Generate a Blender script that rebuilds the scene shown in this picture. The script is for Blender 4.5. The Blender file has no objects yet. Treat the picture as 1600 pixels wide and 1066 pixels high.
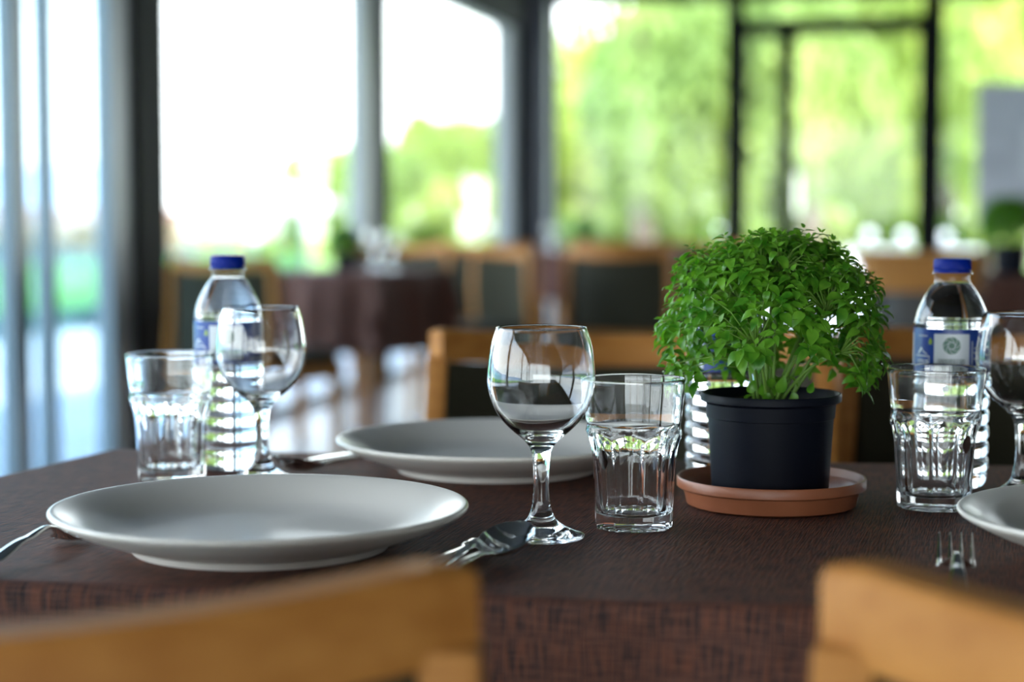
import bpy, bmesh, math, random
from mathutils import Vector, Matrix, noise
random.seed(7)
C = bpy.context.scene.collection
sc = bpy.context.scene
PI = math.pi

# ------------------------------------------------------------------ camera
F = 2850.0; CAMZ = 1.0105; PITCH = math.atan(203 / F)
cd = bpy.data.cameras.new('camera'); cam = bpy.data.objects.new('camera', cd); C.objects.link(cam)
cam.location = (0, 0, CAMZ); cam.rotation_euler = (PI / 2 - PITCH, 0, 0)
cd.sensor_width = 36; cd.lens = F / 1600 * 36; cd.clip_end = 800; cd.clip_start = .05
cd.dof.use_dof = True; cd.dof.focus_distance = 1.50; cd.dof.aperture_fstop = 2.9
sc.camera = cam
# ------------------------------------------------------------------ view
sc.view_settings.view_transform = 'Standard'; sc.view_settings.look = 'None'
sc.view_settings.gamma = 1; sc.view_settings.use_curve_mapping = False
sc.view_settings.exposure = 1.0
cy = sc.cycles
cy.use_denoising = True; cy.max_bounces = 18; cy.transmission_bounces = 16; cy.transparent_max_bounces = 24
cy.diffuse_bounces = 4; cy.glossy_bounces = 8; cy.sample_clamp_indirect = 12
# ------------------------------------------------------------------ world
w = bpy.data.worlds.new('sky'); sc.world = w; w.use_nodes = True
nt = w.node_tree; nt.nodes.clear()
out = nt.nodes.new('ShaderNodeOutputWorld'); bg = nt.nodes.new('ShaderNodeBackground')
tc = nt.nodes.new('ShaderNodeTexCoord'); sp = nt.nodes.new('ShaderNodeSeparateXYZ')
rp = nt.nodes.new('ShaderNodeValToRGB')
nt.links.new(tc.outputs['Generated'], sp.inputs[0]); nt.links.new(sp.outputs['Z'], rp.inputs[0])
rp.color_ramp.elements[0].position = 0.0; rp.color_ramp.elements[0].color = (.93, .97, 1, 1)
rp.color_ramp.elements[1].position = 0.7; rp.color_ramp.elements[1].color = (.36, .56, .95, 1)
e = rp.color_ramp.elements.new(.22); e.color = (.88, .94, 1, 1)
nt.links.new(rp.outputs[0], bg.inputs[0]); nt.links.new(bg.outputs[0], out.inputs[0])
bg.inputs[1].default_value = 4.2
# ------------------------------------------------------------------ sun
sd = bpy.data.lights.new('sun', 'SUN'); so = bpy.data.objects.new('sun', sd); C.objects.link(so)
sd.energy = 7.0; sd.angle = math.radians(.6); sd.color = (1, .95, .86)
so.rotation_euler = Vector((-.35, .55, -1)).to_track_quat('-Z', 'Y').to_euler()
so.location = (0, 0, 30)

# ------------------------------------------------------------------ frames
def P(px, py, z):
    """point of the photograph (1600x1066) on the horizontal plane z"""
    x = (px - 800) / F; y = -(py - 533) / F
    d = Vector((x, math.cos(PITCH) + y * math.sin(PITCH), -math.sin(PITCH) + y * math.cos(PITCH)))
    t = (z - CAMZ) / d.z
    return Vector((d.x * t, d.y * t, z))
def PY(px, Y): return (px - 800) / F * Y
TZ = .75
AN = math.radians(12.3)
RO = Vector((.158, 15.0, 0)); RL = Vector((math.sin(AN), math.cos(AN), 0)); RR = Vector((math.cos(AN), -math.sin(AN), 0))
def room(a, b, z=0): return RO + RR * a + RL * b + Vector((0, 0, z))

# ------------------------------------------------------------------ object helpers
def empty(name, loc, rz=0):
    o = bpy.data.objects.new(name, None); C.objects.link(o); o.location = loc; o.rotation_euler = (0, 0, rz)
    o.empty_display_size = .05
    return o
def tag(o, label, cat, group=None):
    o['label'] = label; o['category'] = cat
    if group: o['group'] = group
    return o
def finish(name, bm, m, parent=None, smooth=False, auto=None):
    bmesh.ops.recalc_face_normals(bm, faces=bm.faces)
    me = bpy.data.meshes.new(name); bm.to_mesh(me); bm.free()
    if m: me.materials.append(m)
    if smooth or auto:
        for p in me.polygons: p.use_smooth = True
    if auto:
        me.set_sharp_from_angle(angle=math.radians(auto))
    o = bpy.data.objects.new(name, me); C.objects.link(o)
    if parent: o.parent = parent
    return o
def struct(name, bm, m):
    o = finish(name, bm, m); o['kind'] = 'structure'; return o
def hexa(bm, pts):
    v = [bm.verts.new(p) for p in pts]
    for f in ((0, 1, 2, 3), (4, 7, 6, 5), (0, 4, 5, 1), (1, 5, 6, 2), (2, 6, 7, 3), (3, 7, 4, 0)):
        bm.faces.new([v[i] for i in f])
def box(bm, x0, x1, y0, y1, z0, z1, fr=None):
    pts = [(x0, y0, z0), (x1, y0, z0), (x1, y1, z0), (x0, y1, z0), (x0, y0, z1), (x1, y0, z1), (x1, y1, z1), (x0, y1, z1)]
    if fr: pts = [fr(*p) for p in pts]
    hexa(bm, pts)
def rbox(a0, a1, b0, b1, z0, z1, bm=None):
    bm = bm or bmesh.new(); box(bm, a0, a1, b0, b1, z0, z1, room); return bm
def bevel(bm, w, seg=2):
    bmesh.ops.bevel(bm, geom=bm.edges[:], offset=w, segments=seg, affect='EDGES', profile=.5)
def lathe(bm, prof, n=64, rf=None, closed=True):
    fl = [len(p) > 2 for p in prof]; has = any(fl); prof = [p[:2] for p in prof]
    """prof list of (r,z); closed profile ends on the axis at both ends when r==0"""
    rings = []
    for ip, (r, z) in enumerate(prof):
        if r < 1e-6: rings.append([bm.verts.new((0, 0, z))])
        else:
            ring = []
            for k in range(n):
                th = 2 * PI * k / n
                rr = rf(r, z, th) if rf and (fl[ip] or not has) else r
                ring.append(bm.verts.new((rr * math.cos(th), rr * math.sin(th), z)))
            rings.append(ring)
    m = len(rings)
    for i in range(m - 1 if not closed else m):
        A, B = rings[i], rings[(i + 1) % m]
        if len(A) == 1 and len(B) == 1: continue
        for k in range(n):
            k2 = (k + 1) % n
            if len(A) == 1: bm.faces.new((A[0], B[k], B[k2]))
            elif len(B) == 1: bm.faces.new((A[k], B[0], A[k2]))
            else: bm.faces.new((A[k], B[k], B[k2], A[k2]))
def smoothprof(pts, sub=4):
    """Catmull-Rom through profile points"""
    o = []
    n = len(pts)
    for i in range(n - 1):
        p0 = pts[max(i - 1, 0)]; p1 = pts[i]; p2 = pts[i + 1]; p3 = pts[min(i + 2, n - 1)]
        for s in range(sub):
            t = s / sub
            o.append(tuple(.5 * ((2 * p1[k]) + (-p0[k] + p2[k]) * t + (2 * p0[k] - 5 * p1[k] + 4 * p2[k] - p3[k]) * t * t + (-p0[k] + 3 * p1[k] - 3 * p2[k] + p3[k]) * t ** 3) for k in (0, 1)))
    o.append(tuple(pts[-1]))
    return [(max(r, 0), z) for r, z in o]
def tube(bm, pts, rad, n=6):
    """tube along points; rad float or list"""
    pts = [Vector(p) for p in pts]; rings = []
    for i, p in enumerate(pts):
        d = (pts[min(i + 1, len(pts) - 1)] - pts[max(i - 1, 0)]).normalized()
        a = d.orthogonal().normalized() if i == 0 else (a - d * a.dot(d)).normalized()
        b = d.cross(a); r = rad[i] if isinstance(rad, (list, tuple)) else rad
        rings.append([bm.verts.new(p + (a * math.cos(2 * PI * k / n) + b * math.sin(2 * PI * k / n)) * r) for k in range(n)])
    for A, B in zip(rings, rings[1:]):
        for k in range(n): bm.faces.new((A[k], A[(k + 1) % n], B[(k + 1) % n], B[k]))
    bm.faces.new(rings[0]); bm.faces.new(rings[-1])
def sweep(bm, path, sect):
    """sect(i) -> list of world offsets already placed (Vector) per path index"""
    rings = [[bm.verts.new(q) for q in sect(i, p)] for i, p in enumerate(path)]
    n = len(rings[0])
    for A, B in zip(rings, rings[1:]):
        for k in range(n): bm.faces.new((A[k], A[(k + 1) % n], B[(k + 1) % n], B[k]))
    bm.faces.new(rings[0]); bm.faces.new(rings[-1])
def dup(root, loc, rz, label=None, group=None, scale=None, skip=()):
    r = root.copy(); C.objects.link(r); r.location = loc; r.rotation_euler = (0, 0, rz)
    if scale: r.scale = (scale,) * 3
    if label: r['label'] = label
    if group: r['group'] = group
    for ch in list(root.children):
        if ch.name.split('.')[0] in skip: continue
        c = ch.copy(); C.objects.link(c); c.parent = r
        for g in ch.children:
            d = g.copy(); C.objects.link(d); d.parent = c
    return r

# ------------------------------------------------------------------ materials
def mat(name, col=(.5, .5, .5), rough=.5, metal=0, **kw):
    m = bpy.data.materials.new(name); m.use_nodes = True
    b = m.node_tree.nodes['Principled BSDF']
    b.inputs['Base Color'].default_value = (*col, 1); b.inputs['Roughness'].default_value = rough; b.inputs['Metallic'].default_value = metal
    for k, v in kw.items(): b.inputs[k.replace('_', ' ')].default_value = v
    return m
def noise_col(m, c0, c1, scale=(5, 5, 5), nscale=1, detail=4, bump=0, lo=.3, hi=.7, coord='Object'):
    t = m.node_tree; b = t.nodes['Principled BSDF']; N = t.nodes.new; L = t.links.new
    tc = N('ShaderNodeTexCoord'); mp = N('ShaderNodeMapping'); nz = N('ShaderNodeTexNoise'); r = N('ShaderNodeValToRGB')
    mp.inputs['Scale'].default_value = scale; nz.inputs['Scale'].default_value = nscale; nz.inputs['Detail'].default_value = detail
    L(tc.outputs[coord], mp.inputs[0]); L(mp.outputs[0], nz.inputs['Vector']); L(nz.outputs['Fac'], r.inputs[0])
    r.color_ramp.elements[0].position = lo; r.color_ramp.elements[0].color = (*c0, 1)
    r.color_ramp.elements[1].position = hi; r.color_ramp.elements[1].color = (*c1, 1)
    L(r.outputs[0], b.inputs['Base Color'])
    if bump:
        bp = N('ShaderNodeBump'); bp.inputs['Distance'].default_value = bump; bp.inputs['Strength'].default_value = 1
        L(nz.outputs['Fac'], bp.inputs['Height']); L(bp.outputs[0], b.inputs['Normal'])
    return m
M = {}
M['wood'] = noise_col(mat('honey_beech_wood', rough=.55, Specular_IOR_Level=.18), (.33, .125, .024), (.46, .20, .046), (3, 40, 40), 1.2, 5, 0, .3, .75)
M['olive'] = noise_col(mat('dark_olive_upholstery', rough=.85, Specular_IOR_Level=.08), (.030, .028, .018), (.050, .046, .030), (300, 300, 300), 1, 2, .0005)
M['blackwood'] = mat('black_stained_wood', (.012, .011, .010), .4)
M['plate'] = mat('warm_grey_glazed_stoneware', (.78, .735, .67), .30, Coat_Weight=.05, Coat_Roughness=.03)
M['glass'] = mat('clear_glass', (1, 1, 1), 0, Transmission_Weight=1, IOR=1.5)
M['water'] = mat('water', (.98, .99, 1), 0, Transmission_Weight=1, IOR=1.33)
M['steel'] = mat('polished_steel', (.72, .71, .69), .09, 1)
M['cap'] = mat('blue_plastic', (.001, .016, .23), .35, Specular_IOR_Level=.1)
M['label'] = noise_col(mat('blue_printed_film', rough=.3), (.005, .025, .20), (.012, .055, .30), (25, 25, 40), 1, 3)
M['print_white'] = mat('white_print', (.78, .80, .84), .35)
M['print_grey'] = mat('pale_grey_print', (.62, .66, .70), .35)
M['print_green'] = mat('dark_green_print', (.008, .10, .055), .35)
M['print_lime'] = mat('lime_print', (.30, .42, .05), .35)
M['print_dark'] = mat('dark_print', (.02, .06, .06), .35)
M['pot'] = mat('black_plastic', (.0030, .0042, .010), .5, Specular_IOR_Level=.16)
M['terra'] = noise_col(mat('terracotta_plastic', rough=.36), (.30, .095, .04), (.36, .12, .055), (30, 30, 30), 1, 3)
M['soil'] = noise_col(mat('potting_soil', rough=.95), (.012, .007, .004), (.14, .06, .025), (220, 220, 220), 1, 3, .003)
M['charcoal'] = mat('charcoal_metal', (.006, .0065, .007), .65, Specular_IOR_Level=.12)
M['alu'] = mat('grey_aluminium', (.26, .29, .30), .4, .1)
M['ceil'] = mat('dark_ceiling_paint', (.05, .05, .055), .7)
M['plaster'] = noise_col(mat('plaster', rough=.8), (.24, .22, .20), (.30, .28, .26), (2, 2, 2), 1, 3)
M['floor'] = noise_col(mat('grey_floor', rough=.38), (.16, .155, .15), (.24, .23, .22), (3, 3, 3), 1, 5)
M['terrace'] = noise_col(mat('pale_concrete', rough=.8), (.50, .49, .47), (.62, .60, .58), (1, 1, 1), 1, 5)
M['kerb'] = mat('grey_stone_kerb', (.25, .26, .27), .8)
M['grass'] = noise_col(mat('mown_grass', rough=.9), (.16, .30, .05), (.30, .44, .10), (2, 2, 2), 1, 5)
M['sea'] = noise_col(mat('hazy_sea', rough=.25), (.20, .33, .42), (.26, .40, .48), (.05, .05, .05), 1, 3)
M['bark'] = noise_col(mat('grey_brown_bark', rough=.9), (.10, .075, .05), (.22, .17, .12), (12, 12, 3), 1, 4, .01)
M['parasol'] = mat('white_canvas', (.82, .80, .76), .8)
M['housewall'] = mat('pale_pink_render', (.68, .56, .50), .8)
M['rooftile'] = mat('clay_roof', (.45, .19, .11), .8)
M['window_dark'] = mat('dark_window_glass', (.06, .08, .10), .15)
M['board'] = noise_col(mat('pale_grey_board', rough=.5), (.46, .48, .54), (.60, .62, .68), (2, 2, 5), 1.3, 3)
M['board_print'] = mat('white_board_print', (.72, .74, .78), .5)
M['stem'] = mat('green_stem', (.16, .30, .045), .5, Subsurface_Weight=.0)
def thin_glass(name, tint, ior=1.5, extra=0.0):
    m = bpy.data.materials.new(name); m.use_nodes = True; t = m.node_tree; t.nodes.clear(); N = t.nodes.new; L = t.links.new
    o = N('ShaderNodeOutputMaterial'); mx = N('ShaderNodeMixShader'); tr = N('ShaderNodeBsdfTransparent'); gl = N('ShaderNodeBsdfGlossy')
    fr = N('ShaderNodeFresnel'); ge = N('ShaderNodeNewGeometry'); mr = N('ShaderNodeMapRange')
    mr.inputs['To Min'].default_value = ior; mr.inputs['To Max'].default_value = 1 / ior
    L(ge.outputs['Backfacing'], mr.inputs['Value']); L(mr.outputs[0], fr.inputs['IOR'])   # straight-through pane: same reflectance on both faces
    tr.inputs[0].default_value = (*tint, 1); gl.inputs['Roughness'].default_value = .0
    L(fr.outputs[0], mx.inputs[0]); L(tr.outputs[0], mx.inputs[1]); L(gl.outputs[0], mx.inputs[2]); L(mx.outputs[0], o.inputs[0])
    return m
M['pane'] = thin_glass('window_glass', (.95, .975, .965), 1.35)
M['pane_tint'] = thin_glass('tinted_sliding_glass', (.66, .76, .80), 1.3)
M['pet'] = thin_glass('clear_pet_plastic', (.97, .98, 1.0), 1.5)
def leaf_mat(name, c0, c1, trans=.35, rough=.35, gloss=.5):
    m = bpy.data.materials.new(name); m.use_nodes = True; t = m.node_tree; N = t.nodes.new; L = t.links.new
    b = t.nodes['Principled BSDF']; o = t.nodes['Material Output']
    oi = N('ShaderNodeObjectInfo'); ge = N('ShaderNodeNewGeometry'); nz = N('ShaderNodeTexNoise'); nz.inputs['Scale'].default_value = 60 if gloss > .3 else .45
    nz.inputs['Detail'].default_value = 2
    tcn = N('ShaderNodeNewGeometry'); L(tcn.outputs['Position'], nz.inputs['Vector'])
    r = N('ShaderNodeValToRGB'); r.color_ramp.elements[0].color = (*c0, 1); r.color_ramp.elements[1].color = (*c1, 1)
    r.color_ramp.elements[0].position = .32; r.color_ramp.elements[1].position = .68
    L(nz.outputs['Fac'], r.inputs[0]); L(r.outputs[0], b.inputs['Base Color'])
    b.inputs['Roughness'].default_value = rough; b.inputs['Specular IOR Level'].default_value = gloss
    tl = N('ShaderNodeBsdfTranslucent'); mx = N('ShaderNodeMixShader'); mx.inputs[0].default_value = trans
    hs = N('ShaderNodeMixRGB'); hs.blend_type = 'MULTIPLY'; hs.inputs[0].default_value = 1; hs.inputs[2].default_value = (1.5, 1.5, .6, 1) if gloss > .3 else (1.25, 1.2, .8, 1)
    L(r.outputs[0], hs.inputs[1]); L(hs.outputs[0], tl.inputs[0])
    L(b.outputs[0], mx.inputs[1]); L(tl.outputs[0], mx.inputs[2]); L(mx.outputs[0], o.inputs[0])
    return m
M['leaf'] = leaf_mat('basil_leaf_green', (.040, .18, .009), (.19, .42, .040), .38, .34, .5)
M['tree1'] = leaf_mat('sunlit_lime_foliage', (.27, .38, .085), (.56, .62, .18), .4, .6, .1)
M['tree2'] = leaf_mat('mid_green_foliage', (.17, .28, .08), (.40, .49, .15), .4, .6, .1)
# woven cloth
def cloth_mat(name, base, rust, dark, sc_=760.0):
    m = bpy.data.materials.new(name); m.use_nodes = True; t = m.node_tree; N = t.nodes.new; L = t.links.new
    b = t.nodes['Principled BSDF']
    uv = N('ShaderNodeUVMap')
    def nz(scx, scy, s=1, det=1):
        mp = N('ShaderNodeMapping'); mp.inputs['Scale'].default_value = (scx, scy, 1); n = N('ShaderNodeTexNoise'); n.noise_dimensions = '2D'
        n.inputs['Scale'].default_value = s; n.inputs['Detail'].default_value = det
        L(uv.outputs[0], mp.inputs[0]); L(mp.outputs[0], n.inputs['Vector']); return n
    warp = nz(sc_, 34); weft = nz(40, sc_ * .8)
    r1 = N('ShaderNodeValToRGB'); r1.color_ramp.elements[0].position = .36; r1.color_ramp.elements[1].position = .66
    r1.color_ramp.elements[0].color = (*dark, 1); r1.color_ramp.elements[1].color = (*rust, 1)
    el = r1.color_ramp.elements.new(.5); el.color = (*base, 1)
    L(warp.outputs['Fac'], r1.inputs[0])
    r2 = N('ShaderNodeValToRGB'); r2.color_ramp.elements[0].position = .38; r2.color_ramp.elements[1].position = .62
    r2.color_ramp.elements[0].color = (*dark, 1); r2.color_ramp.elements[1].color = (*base, 1)
    L(weft.outputs['Fac'], r2.inputs[0])
    sp = N('ShaderNodeSeparateXYZ'); L(uv.outputs[0], sp.inputs[0])
    def wave(sock, k):
        mu = N('ShaderNodeMath'); mu.operation = 'MULTIPLY'; mu.inputs[1].default_value = k; L(sock, mu.inputs[0])
        s = N('ShaderNodeMath'); s.operation = 'SINE'; L(mu.outputs[0], s.inputs[0]); return s
    wx = wave(sp.outputs[0], 2 * PI * 620); wy = wave(sp.outputs[1], 2 * PI * 620)
    pr = N('ShaderNodeMath'); pr.operation = 'MULTIPLY'; L(wx.outputs[0], pr.inputs[0]); L(wy.outputs[0], pr.inputs[1])
    ma = N('ShaderNodeMath'); ma.operation = 'MULTIPLY_ADD'; ma.inputs[1].default_value = .5; ma.inputs[2].default_value = .5; L(pr.outputs[0], ma.inputs[0])
    mx = N('ShaderNodeMixRGB'); L(ma.outputs[0], mx.inputs[0]); L(r1.outputs[0], mx.inputs[1]); L(r2.outputs[0], mx.inputs[2])
    L(mx.outputs[0], b.inputs['Base Color'])
    ad = N('ShaderNodeMath'); ad.operation = 'ADD'; L(warp.outputs['Fac'], ad.inputs[0]); L(weft.outputs['Fac'], ad.inputs[1])
    bp = N('ShaderNodeBump'); bp.inputs['Strength'].default_value = .55; bp.inputs['Distance'].default_value = .0016
    L(ad.outputs[0], bp.inputs['Height']); L(bp.outputs[0], b.inputs['Normal'])
    b.inputs['Roughness'].default_value = .62; b.inputs['Specular IOR Level'].default_value = .16
    b.inputs['Sheen Weight'].default_value = .0; b.inputs['Sheen Roughness'].default_value = .5
    return m
M['cloth'] = cloth_mat('brown_woven_cloth', (.145, .064, .046), (.270, .085, .042), (.034, .022, .021))

# ------------------------------------------------------------------ the room
struct('floor', rbox(-.2, 9, -24, .2, -.12, 0), M['floor'])
struct('ceiling', rbox(-.3, 9.2, -24.2, .3, 2.78, 2.95), M['ceil'])
struct('wall_right', rbox(9.0, 9.2, -24, .2, 0, 2.78), M['plaster'])
struct('trim_1', rbox(-.10, .10, -24, .1, 2.42, 2.78), M['charcoal'])      # beam over the left glazing
struct('trim_2', rbox(.10, 9, -.08, .12, 2.70, 2.78), M['charcoal'])       # beam over the far glazing
bm = rbox(-.10, .17, -.42, .12, 0, 2.42); bevel(bm, .01, 1); struct('trim_3', bm, M['charcoal'])   # corner column
bm = rbox(.10, .26, -.60, -.43, 0, 2.76); bevel(bm, .012, 2); struct('trim_4', bm, mat('blue_grey_metal', (.12, .135, .165), .4))
def post(n, b0, b1, m='charcoal', a0=-.06, a1=.06):
    bm = rbox(a0, a1, b0, b1, 0, 2.42); bevel(bm, .006, 1); struct('trim_%d' % n, bm, M[m])
post(5, -7.95, -7.64); post(6, -4.565, -4.37); post(7, -.747, -.42)
post(8, -11.3, -11.1); post(9, -14.6, -14.4); post(10, -17.9, -17.7); post(11, -21.2, -21.0); post(12, -24, -23.8)
def glazing(name, a0, a1, b0, b1, z0, z1, fw, fm, pm='pane', mull=(), rail=(), wj=None, hh=None):
    """glazed bay; runs along b if a0==a1 else along a"""
    r = empty(name, room((a0 + a1) / 2, (b0 + b1) / 2, 0)); r['kind'] = 'structure'
    inv = Matrix.Translation(r.location).inverted()
    along_b = abs(a1 - a0) < 1e-6
    def seg(s0, s1, q0, q1, th, nm, m):
        bm = bmesh.new()
        if along_b: box(bm, a0 - th, a0 + th, s0, s1, q0, q1, room)
        else: box(bm, s0, s1, b0 - th, b0 + th, q0, q1, room)
        if th > .01: bevel(bm, .004, 1)
        bm.transform(inv); return finish(nm, bm, M[m], r)
    s0, s1 = (b0, b1) if along_b else (a0, a1)
    w0, w1 = wj or (fw, fw); hh = hh or fw * .6
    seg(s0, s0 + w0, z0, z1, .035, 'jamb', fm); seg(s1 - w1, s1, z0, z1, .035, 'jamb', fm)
    seg(s0 + w0, s1 - w1, z0, z0 + fw, .035, 'bottom_rail', fm); seg(s0 + w0, s1 - w1, z1 - hh, z1, .035, 'head_rail', fm)
    ed = [s0 + w0] + [x for m_ in mull for x in (m_[0], m_[1])] + [s1 - w1]
    for m_ in mull: seg(m_[0], m_[1], z0 + fw, z1 - hh, .03, 'mullion', m_[2] if len(m_) > 2 else fm)
    for k in range(0, len(ed), 2): seg(ed[k], ed[k + 1], z0 + fw, z1 - hh, .004, 'pane', pm)
    for (q0, q1) in rail: seg(s0 + w0, s1 - w1, q0, q1, .032, 'rail', fm)
    return r
glazing('window_1', 0, 0, -4.37, -.747, 0, 2.42, .06, 'alu', wj=(.03, .45))  # wide far jamb puts the pale reflection beside the post into grey metal
glazing('window_2', 0, 0, -7.64, -4.565, 0, 2.42, .06, 'alu', wj=(.02, .30))  # far jamb widened likewise, standing for light reflected at the post
glazing('door_1', 0, 0, -11.1, -7.95, 0, 2.42, .06, 'alu', pm='pane_tint', mull=((-8.92, -8.80), (-8.65, -8.59)), wj=(.05, .19))  # far jamb's width again stands for light on the post's near face
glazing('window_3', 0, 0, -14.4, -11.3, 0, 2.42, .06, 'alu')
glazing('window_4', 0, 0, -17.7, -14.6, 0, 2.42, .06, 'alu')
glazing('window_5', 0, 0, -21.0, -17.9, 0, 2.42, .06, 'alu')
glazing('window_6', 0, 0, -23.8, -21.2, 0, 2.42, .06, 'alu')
# far wall: window, door with side light and transom, window
glazing('window_7', .17, 1.628, 0, 0, 0, 2.70, .05, 'charcoal')
glazing('window_8', 1.628, 3.23, 0, 0, 2.50, 2.70, .03, 'charcoal', wj=(.10, .12))
dr = glazing('door_2', 1.628, 3.23, 0, 0, 0, 2.50, .09, 'charcoal', mull=((1.995, 2.125),), wj=(.13, .15), hh=.10)
bm = rbox(2.16, 2.18, -.085, -.055, 1.0, 1.3); bm.transform(Matrix.Translation(dr.location).inverted()); finish('door_handle', bm, M['steel'], dr)
glazing('window_9', 3.23, 6.1, 0, 0, 0, 2.70, .05, 'charcoal')
glazing('window_10', 6.1, 9.0, 0, 0, 0, 2.70, .05, 'charcoal')
# wall behind the camera: glazed as well
glazing('window_11', .1, 3.0, -24, -24, 0, 2.70, .06, 'charcoal')
glazing('window_12', 3.0, 6.0, -24, -24, 0, 2.70, .06, 'charcoal')
glazing('window_13', 6.0, 9.0, -24, -24, 0, 2.70, .06, 'charcoal')
# portals that guide the daylight sampling through the glazing
def portal(a, b, z, w_, h_, dirv):
    l = bpy.data.lights.new('daylight_portal', 'AREA'); l.shape = 'RECTANGLE'; l.size = w_; l.size_y = h_
    l.cycles.is_portal = True
    o = bpy.data.objects.new('daylight_portal', l); C.objects.link(o); o.location = room(a, b, z)
    o.rotation_euler = dirv.to_track_quat('-Z', 'Y').to_euler()
portal(-.08, -12, 1.21, 24, 2.42, RR); portal(4.5, .14, 1.35, 9, 2.7, -RL); portal(4.5, -24.15, 1.35, 9, 2.7, RL)
# ceiling lamp (small warm downlight by the corner)
lp = empty('ceiling_lamp', room(.55, -1.6, 2.78)); tag(lp, 'small black ceiling downlight with warm glow near the corner column', 'lamp')
bm = bmesh.new(); lathe(bm, [(0, 0), (.06, 0), (.06, -.10), (.048, -.10), (.045, -.05), (0, -.05)], 24, closed=False); finish('housing', bm, M['charcoal'], lp, auto=40)
em = mat('warm_bulb', (1, .6, .25), .5); em.node_tree.nodes['Principled BSDF'].inputs['Emission Color'].default_value = (1, .42, .1, 1); em.node_tree.nodes['Principled BSDF'].inputs['Emission Strength'].default_value = 2
bm = bmesh.new(); bmesh.ops.create_icosphere(bm, subdivisions=2, radius=.03, matrix=Matrix.Translation((0, 0, -.085))); finish('bulb', bm, em, lp, smooth=True)

# ------------------------------------------------------------------ outside
bm = rbox(-4.2, -.2, -40, 9, -.14, -.02); rbox(-4.2, 14, .2, 9, -.14, -.02, bm); struct('terrace', bm, M['terrace'])
bm = rbox(-4.5, -4.2, -40, 9.3, -.2, .12); rbox(-4.2, 14, 9, 9.3, -.2, .12, bm); struct('terrace_kerb', bm, M['kerb'])
bm = rbox(-14, -4.5, -60, 60, -.5, -.06); rbox(-4.5, 50, 9.3, 60, -.5, -.06, bm); struct('lawn', bm, M['grass'])
bm = rbox(-400, -14, -300, 500, -4, -3.5); struct('sea', bm, M['sea'])
# distant hills
bm = bmesh.new(); rows = []
for i in range(41):
    a = -2.4 + i / 40 * 2.2; d = 330
    h = 9 + 9 * noise.noise(Vector((a * 3, 1, 0))) + 3 * noise.noise(Vector((a * 9, 2, 0)))
    rows.append([bm.verts.new((d * math.sin(a), d * math.cos(a), -4)), bm.verts.new(((d + 15) * math.sin(a), (d + 15) * math.cos(a), h)), bm.verts.new(((d + 50) * math.sin(a), (d + 50) * math.cos(a), -4))])
for A, B in zip(rows, rows[1:]):
    for k in range(2): bm.faces.new((A[k], B[k], B[k + 1], A[k + 1]))
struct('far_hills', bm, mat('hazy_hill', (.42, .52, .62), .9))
# glass railing along the terrace
rl = empty('terrace_railing', room(-3.9, 0, 0)); tag(rl, 'glass terrace railing with grey posts outside the left windows', 'railing')
inv = Matrix.Translation(rl.location).inverted()
for k in range(12):
    b = -14 + k * 1.8
    bm = rbox(-3.93, -3.87, b - .03, b + .03, -.02, .98); bm.transform(inv); finish('post', bm, M['alu'], rl)
    if k < 11:
        bm = rbox(-3.905, -3.895, b + .05, b + 1.75, .08, .93); bm.transform(inv); finish('glass_panel', bm, thin_glass('teal_rail_glass', (.72, .90, .86)) if k == 0 else bpy.data.materials['teal_rail_glass'], rl)
bm = rbox(-3.94, -3.86, -14.05, 5.85, .96, 1.0); bm.transform(inv); finish('handrail', bm, M['alu'], rl)
# parasols outside
def parasol(px, Y, topy, botY, r, label):
    X = PY(px, Y); zt = CAMZ + (330 - topy) * Y / F; zb = CAMZ + (330 - botY) * Y / F
    p = empty('parasol', (X, Y, -.02)); tag(p, label, 'parasol')
    bm = bmesh.new(); lathe(bm, [(0, zt + .02), (r, zb + .02), (r, zb - .10), (r - .01, zb - .10), (r - .01, zb), (0, zt)], 8, closed=False); finish('canopy', bm, M['parasol'], p)
    bm = bmesh.new(); tube(bm, [(0, 0, .0), (0, 0, zt + .06)], .028, 10); finish('pole', bm, M['alu'], p)
    bm = bmesh.new(); lathe(bm, [(0, 0), (.28, 0), (.28, .06), (.04, .09), (0, .09)], 20, closed=False); finish('base', bm, M['kerb'], p, auto=40)
    for k in range(8):
        a = k * PI / 4; bm = bmesh.new(); tube(bm, [(.03 * math.cos(a), .03 * math.sin(a), zt - .03), ((r - .03) * math.cos(a), (r - .03) * math.sin(a), zb - .0)], .008, 5); finish('rib', bm, M['alu'], p)
parasol(450, 33.0, 290, 318, .95, 'white parasol on the terrace seen through the window left of the centre')
# slim white lamp post
lq = empty('lamp_post', (PY(352, 24), 24, -.02)); tag(lq, 'slim pale lamp post standing outside the left window', 'lamp post')
bm = bmesh.new(); tube(bm, [(0, 0, 0), (0, 0, 1.45)], .05, 10); finish('pole', bm, M['alu'], lq)
bm = bmesh.new(); lathe(bm, [(0, 1.74), (.10, 1.70), (.13, 1.5), (.06, 1.43), (0, 1.43)], 16, closed=False); finish('lantern', bm, M['alu'], lq, auto=40)
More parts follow.
